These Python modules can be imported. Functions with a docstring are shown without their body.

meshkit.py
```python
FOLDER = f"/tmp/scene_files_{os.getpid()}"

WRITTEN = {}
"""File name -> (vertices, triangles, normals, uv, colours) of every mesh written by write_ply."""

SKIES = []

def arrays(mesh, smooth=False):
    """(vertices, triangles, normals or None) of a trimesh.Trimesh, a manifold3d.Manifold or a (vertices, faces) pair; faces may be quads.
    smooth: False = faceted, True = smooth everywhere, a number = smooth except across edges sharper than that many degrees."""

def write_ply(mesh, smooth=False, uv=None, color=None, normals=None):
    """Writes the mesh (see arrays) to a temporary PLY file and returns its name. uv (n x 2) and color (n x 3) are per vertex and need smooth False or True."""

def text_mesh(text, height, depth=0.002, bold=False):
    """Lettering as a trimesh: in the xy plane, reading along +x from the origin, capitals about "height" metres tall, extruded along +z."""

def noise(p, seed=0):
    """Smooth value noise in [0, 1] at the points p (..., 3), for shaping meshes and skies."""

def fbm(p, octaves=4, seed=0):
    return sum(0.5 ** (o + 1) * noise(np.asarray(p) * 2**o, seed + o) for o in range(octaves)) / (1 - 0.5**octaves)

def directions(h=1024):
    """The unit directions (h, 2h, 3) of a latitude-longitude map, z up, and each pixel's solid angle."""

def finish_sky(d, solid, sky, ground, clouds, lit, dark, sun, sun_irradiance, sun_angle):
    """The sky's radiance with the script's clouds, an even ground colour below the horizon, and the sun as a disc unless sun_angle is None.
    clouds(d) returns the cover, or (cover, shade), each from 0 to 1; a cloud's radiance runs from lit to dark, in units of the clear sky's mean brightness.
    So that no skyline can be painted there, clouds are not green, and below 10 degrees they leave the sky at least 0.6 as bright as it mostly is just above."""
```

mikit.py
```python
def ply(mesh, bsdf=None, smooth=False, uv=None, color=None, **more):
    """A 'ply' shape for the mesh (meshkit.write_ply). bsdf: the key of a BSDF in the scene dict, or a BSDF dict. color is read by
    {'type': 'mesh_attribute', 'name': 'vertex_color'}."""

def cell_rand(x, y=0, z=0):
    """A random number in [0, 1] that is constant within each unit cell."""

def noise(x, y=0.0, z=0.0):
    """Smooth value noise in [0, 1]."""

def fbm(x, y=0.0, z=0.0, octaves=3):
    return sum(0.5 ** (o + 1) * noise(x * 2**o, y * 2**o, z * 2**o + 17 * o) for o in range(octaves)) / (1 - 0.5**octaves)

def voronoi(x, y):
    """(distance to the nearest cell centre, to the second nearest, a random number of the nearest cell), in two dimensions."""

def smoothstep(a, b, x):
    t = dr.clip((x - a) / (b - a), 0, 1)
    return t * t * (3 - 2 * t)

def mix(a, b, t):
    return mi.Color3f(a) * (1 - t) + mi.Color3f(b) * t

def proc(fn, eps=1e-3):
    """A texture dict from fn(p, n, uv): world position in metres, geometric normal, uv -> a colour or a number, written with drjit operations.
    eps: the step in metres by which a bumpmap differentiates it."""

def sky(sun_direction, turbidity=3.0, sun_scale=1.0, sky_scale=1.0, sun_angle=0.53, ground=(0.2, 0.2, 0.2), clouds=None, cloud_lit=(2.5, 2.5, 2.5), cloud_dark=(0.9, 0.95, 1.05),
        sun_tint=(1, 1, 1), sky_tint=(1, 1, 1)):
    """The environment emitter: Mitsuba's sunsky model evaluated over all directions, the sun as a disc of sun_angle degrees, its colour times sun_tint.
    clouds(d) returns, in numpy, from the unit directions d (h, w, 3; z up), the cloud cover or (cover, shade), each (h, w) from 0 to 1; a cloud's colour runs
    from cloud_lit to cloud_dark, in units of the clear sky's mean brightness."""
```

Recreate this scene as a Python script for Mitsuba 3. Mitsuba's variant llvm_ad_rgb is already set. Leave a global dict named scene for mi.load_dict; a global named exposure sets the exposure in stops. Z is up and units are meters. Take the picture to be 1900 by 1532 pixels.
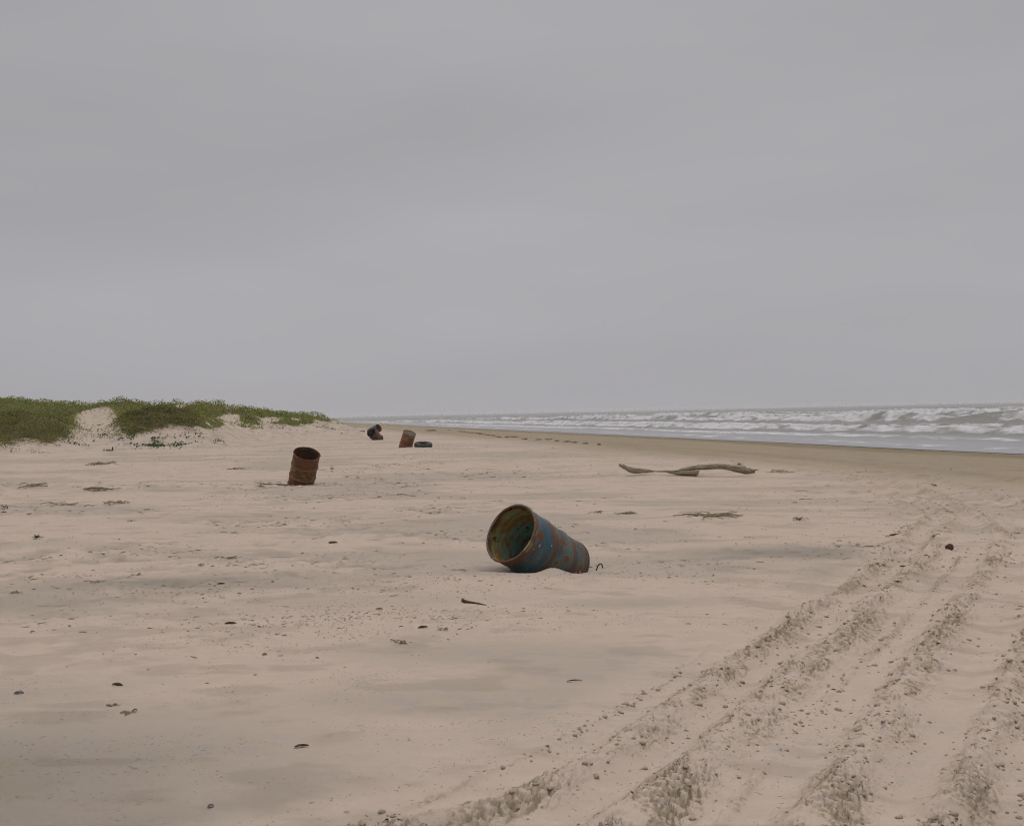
import math
import numpy as np, drjit as dr, mitsuba as mi, mikit, meshkit, trimesh
from scipy.spatial import cKDTree
from mikit import noise, fbm, smoothstep, mix
T = mi.ScalarTransform4f
scene, labels = {}, {}

# ------------------------------------------------------------------ camera, sky, exposure
ROLL, F, CZ = math.radians(1.24), 2000.0, 1.5
exposure = 1.75
scene['camera'] = {'type': 'perspective', 'fov': math.degrees(2 * math.atan(950 / F)), 'fov_axis': 'x', 'near_clip': 0.05, 'far_clip': 40000.0,
                   'to_world': T().look_at(origin=[0, 0, CZ], target=[0, 10, CZ], up=[math.sin(ROLL), 0, math.cos(ROLL)])}


def overcast(d):
    """A closed grey cloud deck: even low down, brighter towards the zenith, with faint long streaks."""
    el = np.degrees(np.arcsin(np.clip(d[..., 2], 0, 1)))
    q = np.stack([d[..., 0] * 1.1, d[..., 1] * 1.1, d[..., 2] * 5.0], -1)
    streak = meshkit.fbm(q * 2.2 + 3.1, 4, 11) - 0.5
    broad = meshkit.fbm(q * 0.8 + 7.7, 2, 5) - 0.5
    t = np.clip((el - 16) / 65, 0, 1)
    up = t * t * (3 - 2 * t)
    low = 1 - np.clip(el / 9, 0, 1)
    sun = np.array([0.06, 0.29, 0.955]) / np.linalg.norm([0.06, 0.29, 0.955])  # aims the added bright lobe
    added_lobe = np.exp(-(np.degrees(np.arccos(np.clip(d @ sun, -1, 1))) / 25) ** 2)      # bright lobe added overhead, out of view, to brighten the sand
    level = 0.40 - 0.045 * np.clip((el - 6) / 15, 0, 1) + 0.62 * up + 2.2 * added_lobe + 0.075 * streak + 0.15 * broad - 0.035 * low * low  # slight dimming upward paints lens falloff into the cloud
    return np.ones_like(el), np.clip(1 - level / 3.2, 0, 1)


SKY_K = 2.65
scene['sky'] = mikit.sky((0.15, 0.55, 0.82), turbidity=4, sun_scale=0.01, sun_angle=40, clouds=overcast,
                         cloud_lit=(3.06 * SKY_K, 3.02 * SKY_K, 3.17 * SKY_K), cloud_dark=(0.0, 0.0, 0.0), ground=(0.3, 0.26, 0.22))

# ------------------------------------------------------------------ helpers
RT = np.array([math.cos(ROLL), 0, -math.sin(ROLL)]); UP = np.array([math.sin(ROLL), 0, math.cos(ROLL)])


def at(px, py, z=0.0):
    """The place in the world, at height z, that was surveyed at this point of the photograph."""
    d = RT * (px - 950) / F + UP * (766 - py) / F + np.array([0, 1.0, 0])
    return (d * (z - CZ) / d[2])[:2]


def far(px, Y):
    return np.array([(px - 950) / F * Y, Y])


def h2(i, j, s):
    h = (i * 374761393 + j * 668265263 + s * 1442695041) & 0xFFFFFFFF
    h = ((h ^ (h >> 13)) * 1274126177) & 0xFFFFFFFF
    h = ((h ^ (h >> 15)) * 2246822519) & 0xFFFFFFFF
    return ((h ^ (h >> 16)) & 0xFFFFFF) / 16777215.0


def n2(x, y, s=0):
    x, y = np.broadcast_arrays(np.asarray(x, float), np.asarray(y, float))
    i, j = np.floor(x).astype(np.int64), np.floor(y).astype(np.int64)
    a, b = x - i, y - j
    a, b = a * a * (3 - 2 * a), b * b * (3 - 2 * b)
    return (h2(i, j, s) * (1 - a) + h2(i + 1, j, s) * a) * (1 - b) + (h2(i, j + 1, s) * (1 - a) + h2(i + 1, j + 1, s) * a) * b


def f2(x, y, o=3, s=0):
    return sum(0.5 ** (k + 1) * n2(x * 2 ** k + 5.3 * k, y * 2 ** k + 1.7 * k, s + k) for k in range(o)) / (1 - 0.5 ** o)


def vor(x, y, s=0):
    """Nearest and second distances, the nearest cell's random number and the offset from its centre."""
    i0, j0 = np.floor(x).astype(np.int64), np.floor(y).astype(np.int64)
    f, g = np.full(x.shape, 9.0), np.full(x.shape, 9.0)
    r, ox, oy = np.zeros(x.shape), np.zeros(x.shape), np.zeros(x.shape)
    for a in (-1, 0, 1):
        for b in (-1, 0, 1):
            i, j = i0 + a, j0 + b
            dx, dy = x - i - h2(i, j, s), y - j - h2(i, j, s + 1)
            d = np.hypot(dx, dy)
            n = d < f
            g = np.where(n, f, np.minimum(g, d))
            f = np.where(n, d, f)
            r, ox, oy = np.where(n, h2(i, j, s + 2), r), np.where(n, dx, ox), np.where(n, dy, oy)
    return f, g, r, ox, oy


def S(a, b, x):
    t = np.clip((x - a) / (b - a), 0, 1)
    return t * t * (3 - 2 * t)


def tag(key, label=None, category=None, group=None, kind=None):
    labels[key] = {k: v for k, v in (('label', label), ('category', category), ('group', group), ('kind', kind)) if v}


def grid(nr, nc):
    i, j = np.meshgrid(np.arange(nr - 1), np.arange(nc - 1), indexing='ij')
    a = i * nc + j
    return np.stack([a, a + 1, a + nc + 1, a + nc], -1).reshape(-1, 4)


def tris(q):
    return np.vstack([q[:, [0, 1, 2]], q[:, [0, 2, 3]]])


# ------------------------------------------------------------------ the lie of the land
NX, NY, D0 = 0.973, 0.229, 29.5
SEA = -0.6


def shore(x, y):
    return NX * x + NY * y - D0 + 1.1 * (f2(x / 40, y / 40, 2, 70) - 0.5) + 0.25 * (n2(x / 5, y / 5, 71) - 0.5)


RIDGES = [  # line, half width, height, crust of broken slabs
    ([(-0.75, 3.6), (-0.45, 3.94), (-0.02, 4.2), (0.26, 4.51), (0.47, 4.8), (0.79, 5.45), (1.2, 6.24), (1.7, 7.07), (2.08, 7.8), (2.48, 8.46), (2.83, 9.08), (3.6, 10.5), (4.6, 12.7), (5.6, 14.7), (6.4, 19.0), (6.77, 21.3), (6.6, 26)], 0.085, 0.050, 1.0),
    ([(0.1, 3.4), (0.41, 3.93), (0.54, 4.17), (0.75, 4.5), (1.05, 5.05), (1.36, 5.69), (1.79, 6.48), (2.20, 7.1), (2.72, 8.22), (3.9, 10.3), (5.0, 12.6), (5.84, 14.45), (6.37, 16.6), (7.02, 20.58), (7.0, 26)], 0.125, 0.062, 1.0),
    ([(0.5, 3.5), (0.72, 3.92), (0.9, 4.3), (1.0, 4.47), (1.16, 4.79), (1.38, 5.21), (1.77, 5.92), (2.34, 6.93), (3.17, 8.39), (4.1, 10.1)], 0.026, 0.022, 0.35),
    ([(0.75, 3.3), (1.07, 3.9), (1.22, 4.17), (1.42, 4.5), (1.61, 4.85), (1.87, 5.4), (2.13, 5.88), (2.61, 6.8), (3.08, 7.6), (3.6, 8.55), (4.42, 10.0), (5.4, 12.0), (6.1, 13.82), (6.46, 15.37), (7.46, 19.97), (7.6, 25)], 0.105, 0.062, 1.0),
    ([(1.25, 3.4), (1.57, 3.92), (1.76, 4.22), (1.95, 4.56), (2.17, 4.92), (2.56, 5.64), (3.35, 7.0), (4.7, 9.2), (6.2, 12.0), (7.2, 15.0), (8.0, 18.0), (8.3, 24)], 0.085, 0.05, 1.0),
    ([(1.7, 3.5), (1.93, 3.93), (2.13, 4.3), (2.3, 4.6), (2.72, 5.3), (3.9, 7.2), (5.4, 9.4), (7.0, 12.2), (8.2, 15.5)], 0.06, 0.036, 0.9),
    ([(6.7, 11.8), (7.0, 13.2), (7.3, 14.6), (7.9, 17.0), (8.6, 21.0), (8.7, 24)], 0.10, 0.06, 1.0),
    ([(7.9, 12.6), (8.3, 14.2), (8.9, 16.6), (9.6, 20.0), (9.8, 22)], 0.10, 0.055, 1.0),
    ([(6.0, 12.6), (6.5, 14.6), (7.1, 17.2), (7.5, 20.8), (7.3, 25)], 0.05, 0.045, 0.9),
    ([(-0.95, 3.85), (-0.55, 4.12), (-0.15, 4.5), (0.25, 5.0), (0.6, 5.6), (1.0, 6.4)], 0.02, 0.012, 0.4),
]


def along(line, step):
    p = np.array(line, float)
    t = np.r_[0, np.cumsum(np.hypot(*np.diff(p, axis=0).T))]
    from scipy.interpolate import PchipInterpolator
    u = np.arange(0, t[-1], step)
    return np.stack([PchipInterpolator(t, p[:, 0])(u), PchipInterpolator(t, p[:, 1])(u)], 1), u


RL = []
for line, hw, amp, crust in RIDGES:
    c, u = along(line, 0.015)
    g = np.gradient(c, axis=0); g /= np.linalg.norm(g, axis=1, keepdims=True)
    RL.append((cKDTree(c), c, u, np.stack([g[:, 1], -g[:, 0]], 1), hw, amp, crust))

MOUNDS = [  # drifts on the beach: x, y, size across, size along, height
    (*at(1026, 1068), 0.09, 0.09, 0.06), (*at(1060, 1074), 0.3, 0.12, 0.02), (*at(925, 1078), 0.5, 0.25, 0.02), (*at(780, 985), 1.2, 0.5, 0.05), (0.66, 10.65, 0.30, 0.36, -0.13), (*at(1150, 1050), 0.3, 0.2, 0.05),
    (*at(120, 905), 2.6, 1.1, 0.10), (*at(60, 955), 2.2, 0.9, 0.08), (*at(300, 880), 3.0, 1.2, 0.08), (*at(575, 905), 1.0, 0.6, 0.07), (*at(200, 1010), 1.6, 0.7, 0.05),
    (*at(640, 1075), 1.4, 0.5, 0.035), (*at(760, 835), 1.3, 1.0, 0.1), (*at(1220, 884), 0.7, 0.35, 0.10), (*at(695, 815), 1.5, 1.5, 0.12), (*at(1330, 965), 1.3, 0.4, 0.035), (*at(1000, 960), 1.8, 0.7, 0.03),
    (*at(955, 1058), 0.22, 0.14, -0.07), (*at(1000, 1060), 0.2, 0.15, -0.06),
]
DAMP_AND_CORNER = [  # bare, darker, compact sand plus painted corner darkening: x, y, half sizes, strength
    (*at(300, 1085), 1.9, 0.55, 0.9), (*at(40, 1120), 1.0, 0.7, 0.8), (*at(1450, 1025), 1.25, 0.6, 1.0), (*at(1650, 1062), 0.8, 0.55, 1.0), (*at(620, 1120), 1.5, 0.5, 0.35),
    (*at(-60, 1460), 1.3, 1.1, 1.12), (*at(60, 1580), 1.4, 0.7, 1.05), (*at(420, 1490), 0.9, 0.45, 0.55), (*at(250, 1400), 0.8, 0.5, 0.6), (*at(0, 1290), 0.8, 0.5, 0.5), (*at(860, 1210), 0.8, 0.4, 0.4), (*at(480, 960), 2.0, 0.7, 0.4), (*at(1000, 1290), 0.5, 0.3, 0.4), (*at(1180, 1120), 0.7, 0.25, 0.5), (*at(360, 1320), 0.7, 0.4, 0.3),  # lower-left entries: damp plus lens corner darkening painted into the sand
]


def ground(x, y, full=True):
    """Height of the beach, and (full) the masks damp (with painted dent and corner darkening) and grey."""
    x, y = np.asarray(x, float), np.asarray(y, float)
    r = np.hypot(x, y)
    d = shore(x, y)
    z = SEA * S(-16, 0.5, d) - 0.03 * np.clip(d, 0, 120)
    inland = 1 - S(-19, -14, d)
    z = z + inland * (0.16 * (f2(x / 9, y / 9, 2, 1) - 0.5) * S(8, 22, r) + 0.05 * (f2(x / 2.6, y / 1.3, 3, 4) - 0.5))
    z = z + 0.22 * S(-30, -60, d) * S(25, 50, r)
    for mx, my, sx, sy, a in MOUNDS:
        k = ((x - mx) / sx) ** 2 + ((y - my) / sy) ** 2
        z = z + a * np.exp(-k * 0.5)
    drift = f2(x / 1.9 + 0.3 * y, y / 1.0 + 0.12 * x + 0.5 * n2(x / 2.0, y / 2.0, 8), 4, 9)            # long wind drifts, nearly across the view
    bare = S(0.50, 0.62, f2(x / 3.4 + 3, y / 1.5 + 0.1 * x, 3, 14))
    damp = 0.30 * bare + 0.08 * S(0.5, 0.7, 1 - drift)
    for mx, my, sx, sy, a in DAMP_AND_CORNER:
        k = ((x - mx) / sx) ** 2 + ((y - my) / sy) ** 2
        damp = np.maximum(damp, a * np.exp(-(k ** 1.2)) * (0.75 + 0.4 * f2(x / 0.5, y / 0.35, 3, 15)))
    z = z + inland * 0.013 * (S(0.35, 0.6, drift) - 0.5)
    # trampled, dented dry sand in the middle distance
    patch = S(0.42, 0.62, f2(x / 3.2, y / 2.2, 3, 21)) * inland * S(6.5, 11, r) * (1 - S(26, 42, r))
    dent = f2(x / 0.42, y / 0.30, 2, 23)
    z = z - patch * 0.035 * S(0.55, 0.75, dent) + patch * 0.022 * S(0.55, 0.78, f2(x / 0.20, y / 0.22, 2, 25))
    damp = np.maximum(damp, 0.55 * patch * S(0.6, 0.75, dent))  # shade in the dents painted in through the damp mask
    micro0 = z
    z = z + inland * (0.006 * (f2(x / 0.11, y / 0.07, 2, 31) - 0.5) * S(0.5, 0.7, f2(x / 1.3, y / 0.8, 2, 33)))
    # small pits, as from rain drops and blown grains
    pit = f2(x / 0.045, y / 0.045, 1, 41)
    z = z - inland * 0.006 * S(0.72, 0.95, pit) * S(0.45, 0.7, f2(x / 1.1, y / 0.8, 2, 43)) * (r < 14)
    if not full:
        near = (r < 27) & (x > -1.5)
    else:
        near = (r < 27) & (x > -1.5) & (r > 2.5)
    idx = np.nonzero(near)[0] if near.ndim else None
    turned = np.zeros(x.shape)
    if idx is not None and len(idx):
        xn, yn = x[idx], y[idx]
        P = np.stack([xn, yn], 1)
        add, smooth_, churn = np.zeros(len(idx)), np.zeros(len(idx)), np.zeros(len(idx))
        best = np.full(len(idx), 9.0)
        for tree, c, u, nrm, hw0, amp, crust in RL:
            dist, k = tree.query(P, distance_upper_bound=0.6)
            m = np.isfinite(dist)
            if not m.any():
                continue
            kk = k[m]
            w = ((P[m] - c[kk]) * nrm[kk]).sum(1)
            s = u[kk]
            rr = np.hypot(xn[m], yn[m])
            hw = hw0 * (0.66 + 0.4 * n2(s / 0.5, 3.0, 63))
            fade = 1 - 0.25 * S(8.5, 13, rr)
            gap = S(0.30, 0.50, n2(s / 1.6, 0.5, 60 + int(hw0 * 1000)) + (0.35 if amp > 0.03 else 0.1)) * (0.45 + 0.55 * np.minimum(1, 9.5 / rr))
            ww = w + 0.05 * (f2(s / 0.22, 0.3, 3, 51) - 0.5) * np.minimum(1, hw / 0.05) + 0.02 * (n2(s / 0.05, w / 0.05, 52) - 0.5)
            prof = np.exp(-np.abs(ww / hw) ** 3.2)
            skew = 1.0 - 0.35 * np.clip(ww / hw, -1, 1)
            body = (0.55 + 0.35 * S(9, 13, rr)) * amp * fade * gap * prof * skew * (0.62 + 0.6 * f2(s / 0.5, w / 0.25, 3, 53))
            f, g, rnd, ox, oy = vor(s / 0.062 + 0.5 * w / 0.05, w / 0.062, 54)
            f1, g1, rnd1, ox1, oy1 = vor(s / 0.024 + 3, w / 0.024, 57)
            slab = (rnd - 0.4) * 0.028 + ox * 0.028 * (rnd - 0.3) - 0.018 * (1 - S(0.02, 0.15, g - f)) + (rnd1 - 0.5) * 0.009 - 0.010 * (1 - S(0.02, 0.2, g1 - f1))
            tread = S(0.45, 0.6, n2(s / 0.8, 7.0, 64)) * (1 - S(0.7, 1.1, np.abs(ww / hw)))          # lug marks across the ridge
            lug = S(0.62, 0.78, np.abs(((s / 0.062 + 3.0 * w + 0.5 * n2(s / 0.2, w / 0.1, 65)) % 1.0) - 0.5) * 2)
            slab = slab - 0.020 * lug * tread
            edge = np.exp(-np.abs(ww / (hw * 1.25)) ** 2.5)
            body = body + crust * fade * gap * edge * slab * S(0.32, 0.62, f2(s / 0.35 + 9, w / 0.14, 3, 56)) * min(1.0, amp / 0.05)
            churn[m] = np.maximum(churn[m], min(1, 0.2 + crust) * fade * gap * edge * (S(0.42, 0.58, f2(s / 0.3 + 9, w / 0.12, 3, 56)) * (1.5 * (1 - S(0.05, 0.22, g - f)) * S(0.40, 0.55, rnd) + 0.8 * S(0.74, 0.85, rnd1) + 0.15 + 0.8 * lug * tread)))
            rut = 0.022 * fade * np.exp(-((np.abs(w) - hw - 0.12) / 0.11) ** 2) * min(1, amp / 0.04)
            add[m] += body - rut
            smooth_[m] = np.maximum(smooth_[m], np.exp(-(w / (hw + 0.25)) ** 4) * (rr < 12))
        z = z.copy()
        z[idx] += add + (micro0[idx] - z[idx]) * smooth_
        damp = damp.copy()
        damp[idx] = damp[idx] * (1 - 0.85 * smooth_)
        turned[idx] = churn
    if not full:
        return z
    wetband = S(-19, -14.5, d + 1.2 * (n2(x / 6, y / 6, 75) - 0.5))
    wet = S(-5, 0.0, d)
    return z, np.clip(np.maximum(damp, wetband * (0.85 + 0.3 * f2(x / 0.6 + 0.2 * y, (y + 4.2 * x) / 8, 2, 77))) + 0.45 * wet, 0, 1.3), np.clip(bare * 0.5, 0, 1) * (turned < 0.02) - np.clip(turned, 0, 1.4)


def gz(x, y):
    return float(ground(np.array([x]), np.array([y]), False)[0])


# ------------------------------------------------------------------ sand
UVK = 400.0                                    # uv = metres times UVK, plus the masks damp and turned


def sand_uv(v, a, b):
    v = np.asarray(v, np.float32).astype(float)
    return np.stack([v[:, 0] * UVK + a, v[:, 1] * UVK + b], 1)


def sand_color(p, n, uv):
    uv = mi.Vector2f(uv.x - UVK * p.x, uv.y - UVK * p.y)
    fine = noise(p.x * 160, p.y * 160, p.z * 160)
    mid = fbm(p.x * 9, p.y * 16, 1.0, 3)
    speck = smoothstep(0.80, 0.9, noise(p.x * 75 + 7, p.y * 75, p.z * 75)) * smoothstep(0.45, 0.62, noise(p.x * 0.9, p.y * 1.6, 3.0))
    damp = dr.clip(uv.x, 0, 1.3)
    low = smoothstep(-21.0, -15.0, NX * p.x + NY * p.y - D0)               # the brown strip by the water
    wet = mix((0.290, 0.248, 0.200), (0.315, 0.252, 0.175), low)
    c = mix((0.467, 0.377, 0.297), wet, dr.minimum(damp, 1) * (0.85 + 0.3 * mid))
    c = mix(c, (0.225, 0.180, 0.108), dr.clip((damp - 1.0) * 3.0, 0, 1))
    c = mix(c, (0.265, 0.212, 0.138), dr.clip(-uv.y, 0, 1) * 0.9)           # damp sand turned up by the tyres
    c = mix(c, (0.285, 0.262, 0.235), dr.clip(uv.y, 0, 1) * smoothstep(0.45, 0.7, mid) * 0.7)
    dash = smoothstep(0.54, 0.72, fbm(p.x * 2.4 + 0.8 * p.y, p.y * 4.2, 5.0, 4))
    c = c * (0.95 + 0.07 * fine + 0.14 * (mid - 0.4)) * (1 - 0.13 * dash)
    return mix(c, (0.17, 0.135, 0.09), speck * 0.55)


def sand_bump(p, n, uv):
    return 0.55 * noise(p.x * 45, p.y * 45, p.z * 45) + 0.35 * noise(p.x * 110, p.y * 110, p.z * 110) + 1.0 * noise(p.x * 14, p.y * 22, 2.0)


scene['sand_material'] = {'type': 'bumpmap', 'arbitrary': mikit.proc(sand_bump, 0.004), 'scale': 0.005,
                          'bsdf': {'type': 'diffuse', 'reflectance': mikit.proc(sand_color)}}


def rows(*spans):
    r = [spans[0][0]]
    for a, b, k0, k1 in spans:
        while r[-1] < b:
            t = (math.log(r[-1]) - math.log(a)) / (math.log(b) - math.log(a))
            r.append(r[-1] * (1 + k0 + (k1 - k0) * min(1, max(0, t))))
    return np.array(r)


rr = np.r_[0.02, rows((0.4, 3.3, 0.2, 0.05), (3.3, 9, 0.0026, 0.0034), (9, 70, 0.004, 0.009), (70, 400, 0.012, 0.04), (400, 5000, 0.06, 0.25))]
aa = np.radians(np.r_[np.arange(-180, -29, 2.5), np.arange(-29, 29, 0.062), np.arange(29, 181, 2.5)])
A, Rr = np.meshgrid(aa, rr)
bx, by = (Rr * np.sin(A)).ravel(), (Rr * np.cos(A)).ravel()
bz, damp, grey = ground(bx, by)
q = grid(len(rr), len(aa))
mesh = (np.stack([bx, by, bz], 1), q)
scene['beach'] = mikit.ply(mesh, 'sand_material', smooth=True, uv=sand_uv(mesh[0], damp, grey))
tag('beach', 'pale wind-blown sand beach with churned tyre ruts and a damp brown strip', 'beach', kind='structure')

# ------------------------------------------------------------------ dunes
DUNES = [  # place in the view and distance, height of the top, half widths
    (far(-10, 58.5), 1.75, 3.8, 4.4), (far(70, 59), 1.6, 2.3, 4.0), (far(-190, 62), 2.3, 4.5, 5), (far(282, 63.5), 2.0, 2.1, 4.4), (far(345, 66), 2.05, 2.4, 5.0),
    (far(175, 78), 1.85, 4.5, 6), (far(15, 98), 3.55, 7.5, 8), (far(-260, 95), 4.1, 10, 9), (far(120, 90), 2.95, 5, 7), (far(235, 82), 2.85, 3.6, 6), (far(310, 78), 2.55, 3.6, 6),
    (far(370, 78), 2.35, 3, 6), (far(425, 80), 2.2, 3.2, 6.5), (far(478, 84), 1.85, 3, 6.5), (far(530, 88), 1.75, 3, 6), (far(572, 92), 1.65, 2.2, 5.5), (far(600, 95), 1.05, 2.2, 5),
    (far(440, 72), 0.95, 4, 4), (far(560, 82), 0.7, 4, 4), (far(190, 66), 0.75, 5, 4.0),
]


def dune(x, y):
    z = sum((h * np.exp(-0.5 * (((x - c[0]) / sx) ** 2 + ((y - c[1]) / sy) ** 2))) ** 5 for c, h, sx, sy in DUNES) ** 0.2
    m = S(0.05, 0.5, z)
    return z + m * (0.56 * (f2(x / 2.1, y / 2.1, 3, 80) - 0.5) + 0.10 * (f2(x / 0.6, y / 0.6, 2, 83) - 0.5)) * (1 - 0.75 * bare_gap(x, y)) - 0.13 - 2.0 * np.clip(0.22 - z, 0, 1)


def bare_gap(x, y):
    """The blown-out sandy gap between the two near mounds, and the open sand flanks."""
    a, b = far(178, 70), far(690, 90)
    g = np.exp(-(np.abs(x + 0.386 * y) / 1.45) ** 4) * S(80, 76, y)
    k = far(-5, 74)
    return np.clip(g + np.exp(-(((x - k[0]) / 1.6) ** 2 + ((y - k[1]) / 2.0) ** 2) ** 2), 0, 1)


def cover(x, y, z):
    """How much of the dune the plants cover, 0 to 1."""
    px = 950 + F * x / y
    w = f2(x / 2.2, y / 2.2, 3, 90)
    lo = np.interp(x / y, [-0.6, -0.475, -0.43, -0.405, -0.395, -0.372, -0.362, -0.33, -0.29, -0.25, -0.2, -0.17], [0.15, 0.15, 0.25, 0.55, 0.75, 0.75, 0.75, 1.0, 1.35, 1.1, 0.95, 1.1])
    c = S(-0.36, 0.28, z - lo + 1.3 * (w - 0.5))
    c = c * (1 - 0.97 * bare_gap(x, y)) * S(0.18, 0.3, f2(x / 0.9, y / 0.9, 2, 94) + 0.28 * S(0, 1.2, z - lo))
    streak = S(0.60, 0.68, f2(x / 1.3, y / 5, 3, 97)) * S(-0.33, -0.31, x / y)
    c = np.maximum(c * (1 - 0.9 * streak), 0.014 * S(0.12, 0.5, z) * S(-0.34, -0.32, x / y) * S(0.4, 0.6, f2(x / 1.2, y / 1.2, 2, 99)))
    return np.clip(c, 0, 1)


def dune_color(p, n, uv):
    mid = fbm(p.x * 2.2, p.y * 2.2, 1.0, 3)
    c = mix((0.458, 0.372, 0.297), (0.36, 0.295, 0.228), smoothstep(0.5, 0.75, mid) * 0.8)
    c = c * (0.93 + 0.1 * noise(p.x * 25, p.y * 25, p.z * 25))
    return mix(c, (0.11, 0.102, 0.038), smoothstep(0.45, 0.8, uv.x + 0.3 * (noise(p.x * 7, p.y * 7, p.z * 7) - 0.5)))


scene['dune_material'] = {'type': 'diffuse', 'reflectance': mikit.proc(dune_color)}
dr_ = rows((42, 130, 0.003, 0.006))
da = np.radians(np.arange(-40, -5.5, 0.075))
A, Rr = np.meshgrid(da, dr_)
dx, dy = (Rr * np.sin(A)).ravel(), (Rr * np.cos(A)).ravel()
dz = ground(dx, dy, False) + dune(dx, dy)
dz = np.where(Rr.ravel() > 128, -0.4, dz)
dcov = cover(dx, dy, dune(dx, dy))
scene['dunes'] = mikit.ply((np.stack([dx, dy, dz], 1), grid(len(dr_), len(da))), 'dune_material', smooth=True, uv=np.stack([dcov, dcov * 0], 1))
tag('dunes', 'low sand dunes with a bare blown-out gap, left of the beach', 'dunes', kind='structure')


def leaves(xy, z0, rng, size, lift, wide=0.45, tone=None, upright=0.6):
    """Leaf-sized blades around the given points: mesh and a tone for each vertex."""
    n = len(xy)
    a, t = rng.uniform(0, 2 * np.pi, n), rng.uniform(-0.2, 1, n)
    el = np.arcsin(np.clip(upright * t + (1 - upright) * rng.uniform(0, 0.4, n), -0.3, 0.99))
    v = np.stack([np.cos(a) * np.cos(el), np.sin(a) * np.cos(el), np.sin(el)], 1)
    s = np.cross(v, rng.normal(size=(n, 3))); s /= np.linalg.norm(s, axis=1, keepdims=True)
    L = (size * rng.uniform(0.6, 1.4, n))[:, None]
    b = np.stack([xy[:, 0], xy[:, 1], z0 + lift], 1)
    tip, mid = b + v * L, b + v * L * 0.5 + np.cross(s, v) * L * 0.12
    pts = np.stack([b, mid + s * L * wide / 2, tip, mid - s * L * wide / 2], 1).reshape(-1, 3)
    k = np.arange(n)[:, None] * 4
    col = np.repeat(tone, 4, 0)
    return pts, np.vstack([k + [0, 1, 2], k + [0, 2, 3]]), col


def tones(n, rng, x, y, palette):
    pal = np.array(palette)
    k = np.clip((f2(x / 1.8, y / 1.8, 3, 120) * 1.6 - 0.3) * len(pal) + rng.normal(0, 0.7, n), 0, len(pal) - 1).astype(int)
    return pal[k] * rng.uniform(1.1, 2.7, (n, 1))


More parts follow.
